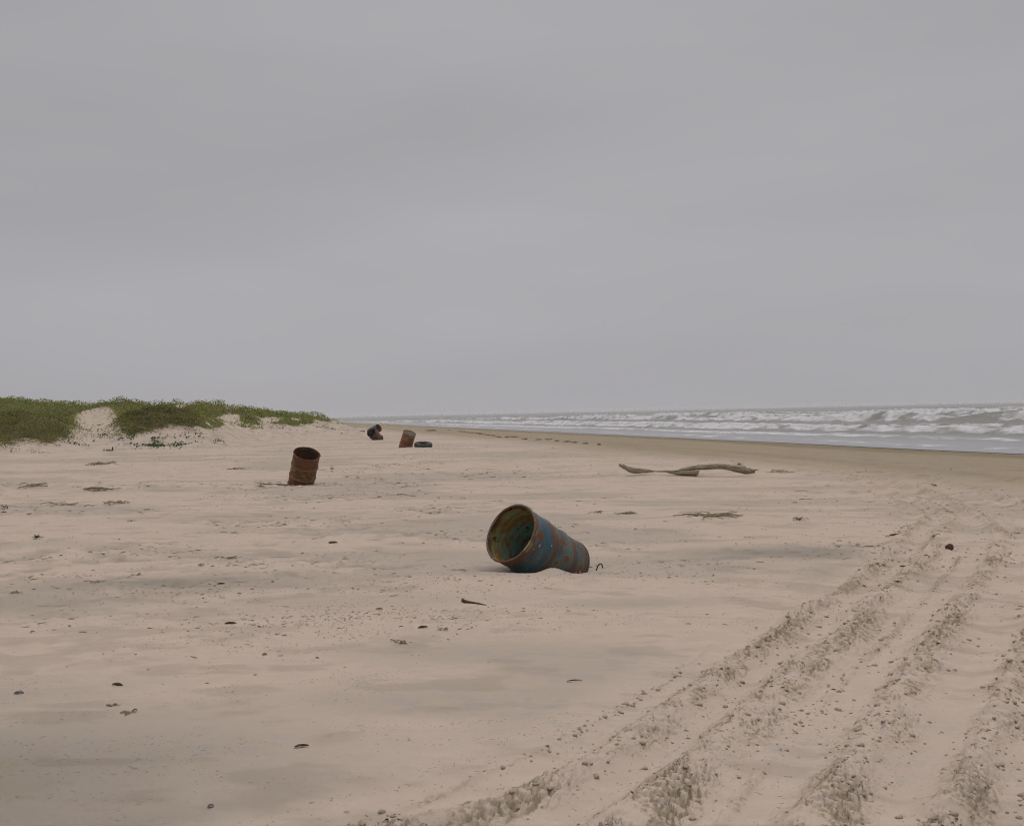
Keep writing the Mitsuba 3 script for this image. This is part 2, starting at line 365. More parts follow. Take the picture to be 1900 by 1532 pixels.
LEAF = {'type': 'principledthin', 'base_color': {'type': 'mesh_attribute', 'name': 'vertex_color'}, 'roughness': 0.7, 'diff_trans': 0.9, 'eta': 1.3}
scene['leaf_material'] = LEAF
OLIVE = [(0.068, 0.068, 0.018), (0.100, 0.096, 0.026), (0.118, 0.096, 0.036), (0.098, 0.112, 0.028), (0.15, 0.145, 0.055)]
GREEN = [(0.070, 0.090, 0.018), (0.10, 0.125, 0.024), (0.12, 0.145, 0.026), (0.165, 0.155, 0.028), (0.115, 0.10, 0.042)]


def thicket(key, box, n, palette, seed, lab, cat, size, height, kind=None, group=None, region=None, where=None):
    rng = np.random.default_rng(seed)
    (x0, x1), (y0, y1) = box
    x, y = rng.uniform(x0, x1, n * 6), rng.uniform(y0, y1, n * 6)
    dz = dune(x, y)
    c = cover(x, y, dz)
    if region is not None:
        c = c * region(x, y)
    keep = rng.uniform(0, 1, len(x)) < c * 0.999
    x, y, dz, c = x[keep][:n], y[keep][:n], dz[keep][:n], c[keep][:n]
    hump = S(0.3, 0.7, f2(x / 0.75, y / 0.75, 2, 130 + seed)) * 1.5 * height * (0.35 + 0.65 * c) + 0.05
    lift = hump * rng.uniform(0.1, 1, len(x)) ** 0.7
    z0 = ground(x, y, False) + dz
    pts, f, col = leaves(np.stack([x, y], 1), z0, rng, size, lift, tone=tones(len(x), rng, x, y, palette))
    m = len(x) // 9                                        # upright blades and stalks among the leaves
    t2 = S(0.5, 0.62, f2(x[:m] / 0.9, y[:m] / 0.9, 2, 150 + seed)) > rng.uniform(0.2, 1, m)
    p2, f2_, c2 = leaves(np.stack([x[:m][t2], y[:m][t2]], 1), z0[:m][t2], rng, 0.36, lift[:m][t2] * 0.6, 0.10, np.array(palette)[rng.integers(1, 5, t2.sum())] * 1.5, 0.95)
    pts, f, col = np.vstack([pts, p2]), np.vstack([f, f2_ + len(pts)]), np.vstack([col, c2])
    scene[key] = mikit.ply((pts, f), 'leaf_material', smooth=False, color=col)
    tag(key, lab, cat, group, kind)


def near_left(x, y):
    return ((x / y < -0.388) & (y < 69)).astype(float)


def near_right(x, y):
    return ((x / y > -0.385) & (x / y < -0.29) & (y < 71)).astype(float)


thicket('dune_shrub', ((-34, -21), (50, 69)), 62000, OLIVE, 1, 'low olive-brown creeping shrub over the leftmost near dune mound', 'shrub', 0.09, 0.26, region=near_left)
thicket('dune_shrub_001', ((-26.5, -17), (52, 71)), 24000, OLIVE, 2, 'rounded olive-green creeping shrub on the mound right of the sandy gap', 'shrub', 0.10, 0.20, region=near_right)
thicket('dune_grass', ((-62, -12), (60, 112)), 95000, GREEN, 3, 'yellow-green grass and creepers covering the dune ridge behind the mounds', 'dune grass', 0.13, 0.22, kind='stuff',
        region=lambda x, y: 1 - np.maximum(near_left(x, y), near_right(x, y)))

VINES = [((285, 806), 57, 2.0, 0.35, 800, 'broad-leaved green beach vine spilling down the sand below the rounded shrub'),
         ((258, 801), 57, 0.7, 0.3, 260, 'green beach vine patch at the left end of the spilling vines'),
         ((405, 815), 60, 0.5, 0.2, 70, 'small leafy vine patch alone on the sand, above and left of the rust-brown drum'),
         ((362, 806), 60, 0.7, 0.3, 60, 'thin straggling vine with upright leaves right of the spilling vines'),
         ((500, 785), 76, 2.0, 0.7, 420, 'scattered vine leaves on the sand flank near the right end of the dunes'),
         ((118, 831), 56, 0.26, 0.10, 40, 'single small dark green plant on bare sand below the sandy gap'),
         ((137, 834), 55, 0.7, 0.08, 45, 'low green runner of leaves right of the single small plant'),
         ((12, 831), 56, 0.35, 0.12, 26, 'small pair of green sprouts at the left edge of the photo'),
         ((190, 818), 58, 1.0, 0.08, 26, 'dotted row of tiny sprouts across the foot of the sandy gap'),
         ((605, 786), 84, 1.6, 0.5, 150, 'sparse green leaves on the sand at the far right foot of the dunes')]
for i, ((px, py), Y, sx, sy, n, lab) in enumerate(VINES):
    rng = np.random.default_rng(300 + i)
    c = far(px, Y)
    x, y = c[0] + rng.normal(0, sx / 2, n), c[1] + rng.normal(0, sy * 2.2, n)
    k = f2(x / 0.5, y / 1.2, 2, 140 + i) > 0.42
    x, y = x[k], y[k]
    z0 = np.maximum(ground(x, y, False), ground(x, y, False) + dune(x, y))
    tone = np.array([(0.055, 0.095, 0.028), (0.075, 0.12, 0.035), (0.05, 0.08, 0.03)])[rng.integers(0, 3, len(x))] * rng.uniform(0.7, 1.25, (len(x), 1))
    pts, f, col = leaves(np.stack([x, y], 1), z0, rng, 0.095, rng.uniform(0.0, 0.09, len(x)), 0.85, tone, 0.45)
    key = 'beach_vine' + ('_%03d' % i if i else '')
    scene[key] = mikit.ply((pts, f), 'leaf_material', smooth=False, color=col)
    tag(key, lab, 'beach vine')

# ------------------------------------------------------------------ sea
BREAK = [(4, 0.03, 1.2), (10, 0.12, 3.2), (18, 0.34, 8), (28, 0.26, 5), (51, 0.85, 10), (70, 0.5, 6), (98, 0.85, 8), (145, 0.75, 8), (215, 0.6, 7)]


def sea(x, y):
    d = shore(x, y)
    s = -NY * x + NX * y
    calm = 1 - 0.97 * S(300, 600, np.hypot(x, y))
    z = np.full(x.shape, SEA) + 0.05 * (f2(s / 3.0, d / 1.6, 3, 200) - 0.5) * S(6, 25, d) * calm + 0.10 * (f2(s / 9, d / 4, 2, 203) - 0.5) * S(10, 60, d) * calm
    foam = 0.30 * S(0.42, 0.72, f2(s / 6, d / 2.0, 3, 205)) * (1 - S(70, 130, d)) * S(2, 8, d)
    for k, (dk, a, w) in enumerate(BREAK):
        wob = 0.16 * dk ** 0.75 * 2 * (f2(s / 55, k * 3.1, 2, 210 + k) - 0.5) + 1.6 * (f2(s / 9, k * 1.7, 3, 230 + k) - 0.5) * min(1, dk / 20)
        e = d - dk - wob
        act = S(0.22, 0.55, f2(s / 30 + 3, k * 2.3, 2, 250 + k))
        hgt = a * (0.45 + 0.75 * act * f2(s / 14, k, 2, 270 + k) * 1.6)
        shape = np.where(e < 0, np.exp(-(e / (0.55 + 0.9 * a)) ** 2), np.exp(-(e / (2.2 + 4.0 * a)) ** 2))
        broken = S(0.30, 0.5, f2(s / 22 + 11, k * 1.3, 3, 290 + k) + (0.22 if dk < 70 else 0.06 if dk < 130 else 0.04))
        for s0, w0 in ((105, 5.0), (125, 1.0)) if k == 4 else ():      # stretches that have not broken yet
            broken = broken * (1 - 0.97 * np.exp(-((s - s0) / w0) ** 4))
        fr = np.where(e < 0, np.exp(-(e / (1.2 + 1.4 * a)) ** 4), np.exp(-(np.maximum(e, 0) / (w * (0.35 + 0.8 * f2(s / 7, k, 2, 310 + k)))) ** 2))
        lump = f2(s / 1.1, d / 0.7, 3, 330) - 0.5
        hgt = hgt * (1 - S(330, 620, np.hypot(x, y)))
        z = z + hgt * shape + (1 - S(330, 620, np.hypot(x, y))) * broken * fr * min(a, 0.55) * 0.95 * lump
        foam = np.maximum(foam, broken * fr * (0.75 + 0.55 * (f2(s / 3.5, d / 1.1, 3, 350 + k) - 0.35)) * (1 if a > 0.1 else 0.6))
    return z, np.clip(foam, 0, 1.2) * (1 - S(330, 640, np.hypot(x, y))), d


def foam_weight(p, n, uv):
    k = fbm(p.x * 0.9, p.y * 0.5, p.z * 0.7, 4)
    m = noise(p.x * 0.16 + 5, p.y * 0.07, 2.0)
    return smoothstep(0.34, 0.70, uv.x * 0.9 + 1.25 * (k - 0.5) + 0.5 * (m - 0.5)) * smoothstep(0.02, 0.14, uv.x)


def foam_color(p, n, uv):
    k = fbm(p.x * 1.7 + 3, p.y * 0.9, p.z * 1.4, 3)
    return mix((0.40, 0.385, 0.37), (0.56, 0.545, 0.54), smoothstep(0.3, 0.62, k))


scene['water_material'] = {'type': 'blendbsdf', 'weight': mikit.proc(foam_weight),
                           'a': {'type': 'roughplastic', 'diffuse_reflectance': mikit.proc(lambda p, n, uv: mix((0.30, 0.295, 0.285), (0.168, 0.160, 0.124), smoothstep(0.03, 0.20, uv.y))), 'int_ior': 1.33, 'alpha': 0.2, 'nonlinear': False},
                           'b': {'type': 'diffuse', 'reflectance': mikit.proc(foam_color)}}
sr = rows((32, 60, 0.006, 0.005), (60, 420, 0.0045, 0.008), (420, 7000, 0.014, 0.2))
sa = np.radians(np.r_[np.arange(-13, 27.5, 0.075), np.arange(28, 80, 1.5)])
A, Rr = np.meshgrid(sa, sr)
sx, sy = (Rr * np.sin(A)).ravel(), (Rr * np.cos(A)).ravel()
szz, foam, sd = sea(sx, sy)
q = grid(len(sr), len(sa))
q = q[(sd[q].max(1) > -3.0)]
used = np.unique(q); re = np.zeros(len(sx), int); re[used] = np.arange(len(used))
scene['sea'] = mikit.ply((np.stack([sx, sy, szz], 1)[used], re[q]), 'water_material', smooth=True, uv=np.stack([foam, sd / 100], 1)[used])
tag('sea', 'grey-green sea with rows of white breaking surf', 'sea', kind='structure')

# ------------------------------------------------------------------ drums
def frame(axis, roll=0.0):
    a = np.asarray(axis, float); a /= np.linalg.norm(a)
    u = np.cross([0, 0, 1.0], a); u /= np.linalg.norm(u)
    v = np.cross(a, u)
    c, s = math.cos(roll), math.sin(roll)
    return np.stack([c * u + s * v, -s * u + c * v, a], 1)


def lathe(profile, n=97, uvs=None):
    """A profile [(r, z)] swept round z; uv = (angle, second column)."""
    p = np.asarray(profile, float)
    t = np.linspace(0, 2 * np.pi, n)
    v = np.stack([p[:, 0:1] * np.cos(t), p[:, 0:1] * np.sin(t), np.repeat(p[:, 1:2], n, 1)], -1).reshape(-1, 3)
    w = p[:, 1] if uvs is None else np.asarray(uvs, float)
    return v, grid(len(p), n)[:, ::-1], np.stack([np.tile(t, len(p)), np.repeat(w, n)], 1)


def ring(R, z, r, m=9):
    a = np.linspace(0, 2 * np.pi, m)
    return [(R + r * math.cos(t), z + r * math.sin(t)) for t in a]


def drum(key, mouth, axis, mat, label, group=None, R=0.288, L=0.87, seed=1, squash=0.02, dent=0.010, lid=False, roll=0.0, hoop=0.015, part_labels=None):
    """A steel drum: body, rolled rim, two rolling hoops, foot rim and bottom."""
    B = frame(axis, roll)
    base = np.asarray(mouth, float) - B[:, 2] * L

    def warp(v):
        x, y, z = v.T
        r, t = np.hypot(x, y), np.arctan2(y, x)
        k = 1 + squash * np.cos(2 * t + seed) * (0.25 + 0.75 * z / L) + dent / R * 3 * (meshkit.fbm(np.stack([np.cos(t) * 1.6 + seed, np.sin(t) * 1.6, z * 3.5], -1), 3, seed) - 0.5)
        w = np.stack([x * k, y * k, z + dent * (meshkit.noise(np.stack([np.cos(t) * 2, np.sin(t) * 2 + seed, z * 0 + 3], -1), seed) - 0.5) * (z > L * 0.9)], 1)
        return w @ B.T + base

    def put(name, prof, uvs=None, m=mat):
        v, f, uv = lathe(prof, 97, uvs)
        scene[f'{key}__{name}'] = mikit.ply((warp(v), f), m, smooth=True, uv=uv)

    zo = np.linspace(0.012, L - 0.004, 60)
    bead = lambda z: 0.0035 * (np.exp(-((z - 0.90 * L) / 0.010) ** 2) + np.exp(-((z - 0.86 * L) / 0.010) ** 2) + np.exp(-((z - 0.10 * L) / 0.012) ** 2))
    prof = [(R + bead(z), z) for z in zo] + [(R - 0.004 + bead(z), z) for z in zo[::-1]]
    put('body', prof, list(zo) + [10 + z for z in zo[::-1]])
    put('rim', ring(R + 0.003, L, 0.0115))
    put('foot_rim', ring(R + 0.003, 0.006, 0.0085))
    for k, z in enumerate((0.345 * L, 0.665 * L)):
        h = np.linspace(-0.024, 0.024, 11)
        put('hoop' + ('_001' if k else ''), [(R + 0.0005 + hoop * math.cos(t / 0.024 * math.pi / 2) ** 1.5 if abs(t) < 0.0239 else R - 0.002, z + t) for t in h])
    put('bottom', [(0.001, 0.02), (R * 0.5, 0.022), (R * 0.9, 0.022), (R - 0.003, 0.02)], [10.02] * 4)
    if lid:
        put('lid', [(R - 0.002, L - 0.006), (R * 0.93, L - 0.022), (R * 0.85, L - 0.024), (R * 0.5, L - 0.022), (0.001, L - 0.02)], None, 'lid_material')
        labels[f'{key}__lid'] = {'label': 'weathered grey-green top with a rust patch'}
    for k, v in (part_labels or {}).items():
        labels[f'{key}__{k}'] = {'label': v}
    tag(key, label, 'drum', group)


def cyl(uv):
    inside = uv.y > 5
    z = dr.select(inside, uv.y - 10, uv.y)
    return dr.cos(uv.x) * 0.29, dr.sin(uv.x) * 0.29, z, inside


def blue_drum(p, n, uv):
    x, y, z, inside = cyl(uv)
    streak = fbm(z * 42, x * 2.2 + 9, y * 2.2, 3)
    scr = fbm(z * 120 + x * 4, x * 3.0, y * 3.0 + 4, 2)
    blotch = fbm(x * 8 + 3, y * 8, z * 10, 3)
    fine = noise(x * 70, y * 70, z * 70)
    rust = mix((0.145, 0.064, 0.026), (0.075, 0.042, 0.024), blotch * fine * 2)
    out = mix((0.098, 0.118, 0.100), (0.055, 0.105, 0.112), smoothstep(0.4, 0.6, blotch))
    band = smoothstep(0.555, 0.585, z) * (1 - smoothstep(0.76, 0.80, z + 0.06 * (streak - 0.5)))
    out = mix(out, (0.026, 0.096, 0.140), dr.maximum(band * smoothstep(0.40, 0.52, 0.6 * streak + 0.4 * blotch + 0.05) * 0.95, smoothstep(0.50, 0.62, 0.5 * blotch + 0.5 * streak) * 0.6 * (1 - smoothstep(0.5, 0.56, z))))
    k = 0.62 * streak + 0.38 * blotch + 0.04 + 0.10 * smoothstep(0.74, 0.84, z) - 0.03 * band + 0.06 * smoothstep(0.12, 0.0, z)
    out = mix(out, rust, smoothstep(0.50, 0.60, k) * 0.85)
    out = mix(out, mix((0.13, 0.085, 0.055), rust, 0.5), smoothstep(0.775, 0.815, z) * smoothstep(0.35, 0.6, blotch) * 0.85)
    out = mix(out, (0.15, 0.054, 0.018), smoothstep(0.635, 0.70, fbm(x * 15 + 5, y * 15, z * 9, 4)))
    out = mix(out, (0.30, 0.235, 0.135), smoothstep(0.63, 0.69, scr) * smoothstep(0.5, 0.64, noise(x * 9, y * 9 + 7, z * 7)) * smoothstep(0.5, 0.6, z) * 0.8)
    out = mix(out, (0.5, 0.47, 0.40), smoothstep(0.86, 0.9, noise(x * 42, y * 42, z * 42)) * smoothstep(0.5, 0.65, noise(x * 8, y * 8 + 2, z * 8)) * 0.7)
    inn = mix((0.15, 0.29, 0.25), (0.23, 0.24, 0.10), smoothstep(0.45, 0.86, z + 0.25 * (blotch - 0.5)))
    inn = mix(inn, (0.24, 0.115, 0.02), smoothstep(0.49, 0.60, 0.42 * streak + 0.34 * blotch + 0.24 * fbm(x * 24, y * 24, z * 24, 2) + 0.06 * smoothstep(0.35, 0.75, z) - 0.01) * 0.9)
    inn = mix(inn, (0.085, 0.04, 0.02), smoothstep(0.80, 0.86, z + 0.08 * (blotch - 0.5)) + smoothstep(0.68, 0.74, fbm(x * 16, y * 16, z * 14 + 3, 4)))
    return dr.select(inside, inn, out) * (0.82 + 0.36 * fine)


def rust_drum(p, n, uv):
    x, y, z, inside = cyl(uv)
    run = fbm(x * 22, y * 22, z * 3.0, 3)
    blotch = fbm(x * 7 + 3, y * 7, z * 9, 3)
    fine = noise(x * 70, y * 70, z * 70)
    out = mix((0.145, 0.050, 0.020), (0.078, 0.032, 0.016), smoothstep(0.35, 0.65, 0.5 * run + 0.5 * blotch))
    out = mix(out, (0.21, 0.085, 0.03), smoothstep(0.55, 0.7, blotch) * 0.6)
    mid = smoothstep(0.30, 0.34, z) * (1 - smoothstep(0.52, 0.57, z))
    out = mix(out, (0.185, 0.155, 0.045), mid * smoothstep(0.47, 0.60, fbm(x * 11, y * 11, z * 16 + 2, 3)) * 0.75)
    hoop = dr.maximum(1 - dr.abs(z - 0.309) / 0.02, 1 - dr.abs(z - 0.588) / 0.02)
    out = mix(out, (0.24, 0.115, 0.06), dr.clip(hoop, 0, 1) * (0.35 + 0.4 * blotch))  # highlight along the hoops painted into the rust colour
    out = mix(out, (0.05, 0.024, 0.014), smoothstep(0.0, 1.0, 1 - dr.abs(dr.minimum(dr.abs(z - 0.278), dr.abs(z - 0.557))) / 0.014) * 0.6)  # dark line painted below each hoop as its shade
    inn = mix((0.115, 0.045, 0.015), (0.04, 0.025, 0.014), smoothstep(0.4, 0.6, blotch))
    inn = mix(inn, (0.12, 0.095, 0.03), smoothstep(0.78, 0.84, z) * smoothstep(0.5, 0.6, blotch))
    return dr.select(inside, inn, out) * (0.8 + 0.4 * fine)


def brown_drum(p, n, uv):
    return rust_drum(p, n, uv) * mi.Color3f(0.62, 0.75, 0.85)


def orange_drum(p, n, uv):
    x, y, z, inside = cyl(uv)
    blotch = fbm(x * 7 + 13, y * 7, z * 7, 3)
    band = fbm(z * 14, x * 3, y * 3, 2)
    fine = noise(x * 50, y * 50, z * 50)
    out = mix((0.20, 0.078, 0.030), (0.14, 0.054, 0.024), smoothstep(0.4, 0.6, blotch))
    out = mix(out, (0.24, 0.135, 0.05), smoothstep(0.45, 0.6, band) * smoothstep(0.5, 0.7, z))
    inn = mix((0.20, 0.09, 0.03), (0.09, 0.045, 0.02), smoothstep(0.4, 0.6, blotch))
    return dr.select(inside, inn, out) * (0.85 + 0.3 * fine)


def grey_drum(p, n, uv):
    x, y, z, inside = cyl(uv)
    blotch = fbm(x * 7 + 13, y * 7, z * 7, 3)
    out = mix((0.060, 0.075, 0.085), (0.12, 0.06, 0.035), smoothstep(0.52, 0.64, blotch))
    inn = mix((0.22, 0.115, 0.04), (0.11, 0.06, 0.025), smoothstep(0.4, 0.6, blotch))
    return dr.select(inside, inn, out)


def lid_color(p, n, uv):
    return mix((0.045, 0.046, 0.036), (0.12, 0.05, 0.02), smoothstep(0.50, 0.60, fbm(p.x * 7 + 3, p.y * 7, p.z * 4, 3)))


for k, fn in (('blue_drum_material', blue_drum), ('rust_drum_material', rust_drum), ('orange_drum_material', orange_drum), ('brown_drum_material', brown_drum), ('grey_drum_material', grey_drum), ('lid_material', lid_color)):
    scene[k] = {'type': 'twosided', 'bsdf': {'type': 'principled', 'base_color': mikit.proc(fn), 'roughness': 0.62, 'specular': 0.35}}


def spot(px, py, ppm):
    """The point whose size in the photograph is ppm pixels to the metre."""
    Y = F / ppm
    d = RT * (px - 950) / F + UP * (766 - py) / F + np.array([0, 1.0, 0])
    return d * Y + np.array([0, 0, CZ])


drum('oil_drum', spot(948, 989, 196), (-0.613, -0.62, 0.485), 'blue_drum_material', 'blue and rust oil drum lying tilted with its open mouth towards the camera', L=0.87, seed=4, squash=0.008, dent=0.004, roll=1.2, hoop=0.008,
     part_labels={'rim': 'rusty brown rolled lip of the open mouth'})
drum('oil_drum_001', spot(569.4, 841.7, 83.5), (0.27, -0.42, 0.87), 'rust_drum_material', 'dark rust-brown open drum standing tilted beside a plank, with an olive stain round its middle', seed=7, squash=0.012, dent=0.005)
drum('oil_drum_002', spot(759.8, 803.0, 41.6), (0.31, -0.31, 0.90), 'orange_drum_material', 'orange-rust drum with a grey top, leaning right beside the dark tyre', seed=9, lid=True)
drum('oil_drum_003', spot(689.2, 802.4, 31), (-0.42, -0.76, 0.50), 'brown_drum_material', 'rusty drum half buried in front, open mouth to the camera, of the two leaning together', seed=12)
drum('oil_drum_004', spot(702.8, 793.8, 26), (0.80, -0.48, 0.37), 'grey_drum_material', 'blue-grey drum leaning behind another, its orange inside open to the right', seed=15)

scene['dark_material'] = {'type': 'twosided', 'bsdf': {'type': 'principled', 'base_color': {'type': 'rgb', 'value': [0.022, 0.026, 0.026]}, 'roughness': 0.45, 'specular': 0.4}}


def lump(center, size, seed, sub=3, amp=0.35, freq=2.2, flat=None, rot=0.0):
    m = trimesh.creation.icosphere(sub, 1.0)
    v = np.array(m.vertices)
    v = v * (1 + amp * (meshkit.fbm(v * freq + seed * 3.7, 3, seed) - 0.5) * 2)[:, None]
    if flat is not None:
        v[:, 2] = np.maximum(v[:, 2], flat)
    v = v * np.asarray(size)
    c, s = math.cos(rot), math.sin(rot)
    v = v @ np.array([[c, s, 0], [-s, c, 0], [0, 0, 1]])
    return v + np.asarray(center), np.array(m.faces)


_ax = np.array([-0.58, -0.617, 0.531]); _ax /= np.linalg.norm(_ax)
_down = np.array([0, 0, -1.0]) - _ax * -_ax[2]; _down /= np.linalg.norm(_down)
_c = spot(948, 989, 196) - _ax * 0.42 + _down * 0.13 - np.cross(_ax, _down) * 0.12
scene['plastic_bag'] = mikit.ply(lump(_c, (0.13, 0.13, 0.10), 5, 4, 0.35, 3.0), 'dark_material', smooth=50)
tag('plastic_bag', 'crumpled black plastic bag inside the mouth of the blue drum', 'bag')

# ------------------------------------------------------------------ tyres
scene['rubber_material'] = {'type': 'twosided', 'bsdf': {'type': 'principled', 'base_color': mikit.proc(lambda p, n, uv: mix((0.034, 0.038, 0.030), (0.10, 0.10, 0.08), smoothstep(0.45, 0.7, fbm(p.x * 8, p.y * 8, p.z * 8, 3)) * 0.6)), 'roughness': 0.7, 'specular': 0.3}}
scene['grey_rubber_material'] = {'type': 'twosided', 'bsdf': {'type': 'principled', 'base_color': mikit.proc(lambda p, n, uv: mix((0.21, 0.20, 0.165), (0.05, 0.052, 0.045), smoothstep(0.45, 0.6, fbm(p.x * 5, p.y * 5, p.z * 9, 3)))), 'roughness': 0.8, 'specular': 0.2}}


def tyre(key, place, R, w, axis, mat, label):
    B = frame(axis)
    hole = R * 0.56
    prof = [(R - 0.012, -w * 0.34), (R - 0.03, -w * 0.46), (R * 0.86, -w * 0.53), (R * 0.72, -w * 0.50), (hole, -w * 0.36), (hole - 0.005, -w * 0.30), (hole + 0.01, -w * 0.27),
            (R * 0.75, -w * 0.42), (R * 0.88, -w * 0.36), (R - 0.045, 0), (R * 0.88, w * 0.36), (R * 0.75, w * 0.42),
            (hole + 0.01, w * 0.27), (hole - 0.005, w * 0.30), (hole, w * 0.36), (R * 0.72, w * 0.50), (R * 0.86, w * 0.53), (R - 0.03, w * 0.46), (R - 0.012, w * 0.34)]
    v, f, uv = lathe(prof[::-1], 73)
    scene[f'{key}__sidewall'] = mikit.ply((v @ B.T + place, f), mat, smooth=40)
    blocks = []
    n = 44
    for k in range(n):
        for row in (-1, 0, 1):
            b = trimesh.creation.box((0.016, 2 * np.pi * R / n * 0.78, w * 0.22))
            b.apply_translation((R - 0.006 - 0.006 * abs(row), 0, row * w * 0.245))
            b.apply_transform(trimesh.transformations.rotation_matrix(2 * np.pi * (k + 0.5 * (row == 0)) / n, (0, 0, 1)))
            blocks.append(b)
    t = trimesh.util.concatenate(blocks)
    band, fb, _ = lathe([(R - 0.012, -w * 0.35), (R - 0.011, 0), (R - 0.012, w * 0.35)][::-1], 73)
    tv = np.vstack([np.array(t.vertices), band]); tf = np.vstack([np.array(t.faces), tris(fb) + len(t.vertices)])
    scene[f'{key}__tread'] = mikit.ply((tv @ B.T + place, tf), mat, smooth=False)
    tag(key, label, 'tyre')


c = far(784, 47.5)
tyre('tyre', np.array([c[0], c[1], gz(*c) + 0.12]), 0.40, 0.20, (0.05, -0.17, 1), 'rubber_material', 'black tyre lying flat beside the orange-rust drum')
c = far(667.5, 92)
tyre('tyre_001', np.array([c[0], c[1], gz(*c) + 0.16]), 0.40, 0.22, (-0.05, 0.02, 1), 'grey_rubber_material', 'grey sun-bleached tyre lying flat, far off between dunes and the leaning drum pair')

# ------------------------------------------------------------------ white bag on the far drum
def bag_color(p, n, uv):
    return mix((0.72, 0.70, 0.70), (0.70, 0.52, 0.44), smoothstep(0.5, 0.62, fbm(p.x * 4, p.y * 4, p.z * 4, 2)))


scene['white_bag_material'] = {'type': 'twosided', 'bsdf': {'type': 'diffuse', 'reflectance': mikit.proc(bag_color)}}
_p = spot(713, 786.5, 26)
scene['plastic_bag_001'] = mikit.ply(lump(_p + [0.02, -0.3, 0.03], (0.30, 0.14, 0.12), 8, 4, 0.5, 2.4, rot=0.2), 'white_bag_material', smooth=40)
tag('plastic_bag_001', 'white plastic bag blown over the top of the blue-grey drum', 'bag')

# ------------------------------------------------------------------ wood
def tube(points, radii, sides=14, seed=0, amp=0.18, flat=1.0, step=0.04):
    from scipy.interpolate import PchipInterpolator
    p = np.array(points, float)
    t = np.r_[0, np.cumsum(np.linalg.norm(np.diff(p, axis=0), axis=1))]
    u = np.linspace(0, t[-1], max(6, int(t[-1] / step)))
    c = np.stack([PchipInterpolator(t, p[:, k])(u) for k in range(3)], 1)
    r = PchipInterpolator(t, radii)(u)
    g = np.gradient(c, axis=0); g /= np.linalg.norm(g, axis=1, keepdims=True)
    a = np.cross(g, [0.05, 0.1, 1.0]); a /= np.linalg.norm(a, axis=1, keepdims=True)
    b = np.cross(a, g)
    th = np.linspace(0, 2 * np.pi, sides + 1)
    k = 1 + amp * 2 * (meshkit.fbm(np.stack(np.broadcast_arrays(u[:, None] / (0.25 * t[-1]) * 2 + seed, np.cos(th)[None] * 1.3 + seed, np.sin(th)[None] * 1.3), -1), 4, seed) - 0.5)
    k = k * (1 + 0.45 * amp / 0.18 * (meshkit.fbm(np.stack(np.broadcast_arrays(u[:, None] / (r.max() * 2.2) + seed, np.cos(th)[None] * 2.6, np.sin(th)[None] * 2.6), -1), 3, seed + 3) - 0.5))
    v = c[:, None] + (r[:, None] * k)[..., None] * (np.cos(th)[None, :, None] * a[:, None] + flat * np.sin(th)[None, :, None] * b[:, None])
    n = sides + 1
    uv = np.stack([np.repeat(u, n), np.tile(th, len(u))], 1)
    v = v.reshape(-1, 3)
    f = tris(grid(len(u), n))
    caps = []
    for row, e in ((0, c[0] - g[0] * r[0] * 0.25), (len(u) - 1, c[-1] + g[-1] * r[-1] * 0.25)):
        i = len(v); v = np.vstack([v, e]); uv = np.vstack([uv, [u[0] if row == 0 else u[-1], 0]])
        k = row * n + np.arange(n - 1)
        caps.append(np.stack([k, k + 1, np.full(n - 1, i)], 1)[:, ::(1 if row else -1)])
    return v, np.vstack([f, *caps]), uv


def wood_color(p, n, uv):
    grain = fbm(uv.x * 2.2, dr.cos(uv.y) * 5, dr.sin(uv.y) * 5, 4)
    line = noise(uv.x * 5, dr.cos(uv.y) * 16, dr.sin(uv.y) * 16)
    c = mix((0.38, 0.325, 0.24), (0.155, 0.118, 0.078), smoothstep(0.35, 0.65, 0.6 * grain + 0.4 * line))
    c = mix(c, (0.29, 0.265, 0.205), smoothstep(0.55, 0.7, grain) * 0.6)
    return mix(c, (0.075, 0.058, 0.035), smoothstep(0.72, 0.82, noise(uv.x * 9, dr.cos(uv.y) * 9, dr.sin(uv.y) * 9)))


scene['driftwood_material'] = {'type': 'twosided', 'bsdf': {'type': 'diffuse', 'reflectance': mikit.proc(wood_color)}}
WY = 24.1
gw = gz(*far(1275, WY))


def wp(px, py, dy=0.0):
    s = F / WY
    return [(px - 950) / s, WY + dy, gw + (883.5 - 0.0216 * (px - 1280) * 0 - py) / s]


v, f, uv = tube([wp(1250, 876, 0.0), wp(1266, 873.5, 0.03), wp(1282, 871, .04), wp(1295, 869.5), wp(1315, 868.5), wp(1337, 868.5), wp(1352, 871), wp(1368, 875), wp(1385, 878), wp(1398, 879)],
                [0.02, 0.04, 0.055, 0.06, 0.058, 0.055, 0.06, 0.068, 0.058, 0.035], 30, 3, 0.34, step=0.02)
scene['driftwood_log__trunk'] = mikit.ply((v, f), 'driftwood_material', smooth=50 if False else True, uv=uv)
v, f, uv = tube([wp(1211, 874.5, -.05), wp(1225, 874.5, -.08), wp(1240, 876, -.1), wp(1255, 877.5, -.1), wp(1270, 878.5, -.1), wp(1283, 879, -.12), wp(1291, 878.5, -.14)],
                [0.010, 0.016, 0.03, 0.046, 0.055, 0.055, 0.042], 24, 5, 0.34, step=0.02)
scene['driftwood_log__branch'] = mikit.ply((v, f), 'driftwood_material', smooth=True, uv=uv)
v, f, uv = tube([wp(1147.5, 861.5, .1), wp(1155, 865, .1), wp(1163, 869.5, .1), wp(1172, 872.5, .08), wp(1185, 874, .06), wp(1200, 874, .03), wp(1212, 875, 0)],
                [0.026, 0.04, 0.048, 0.058, 0.05, 0.036, 0.012], 24, 9, 0.34, step=0.02)
scene['driftwood_log__branch_001'] = mikit.ply((v, f), 'driftwood_material', smooth=True, uv=uv)
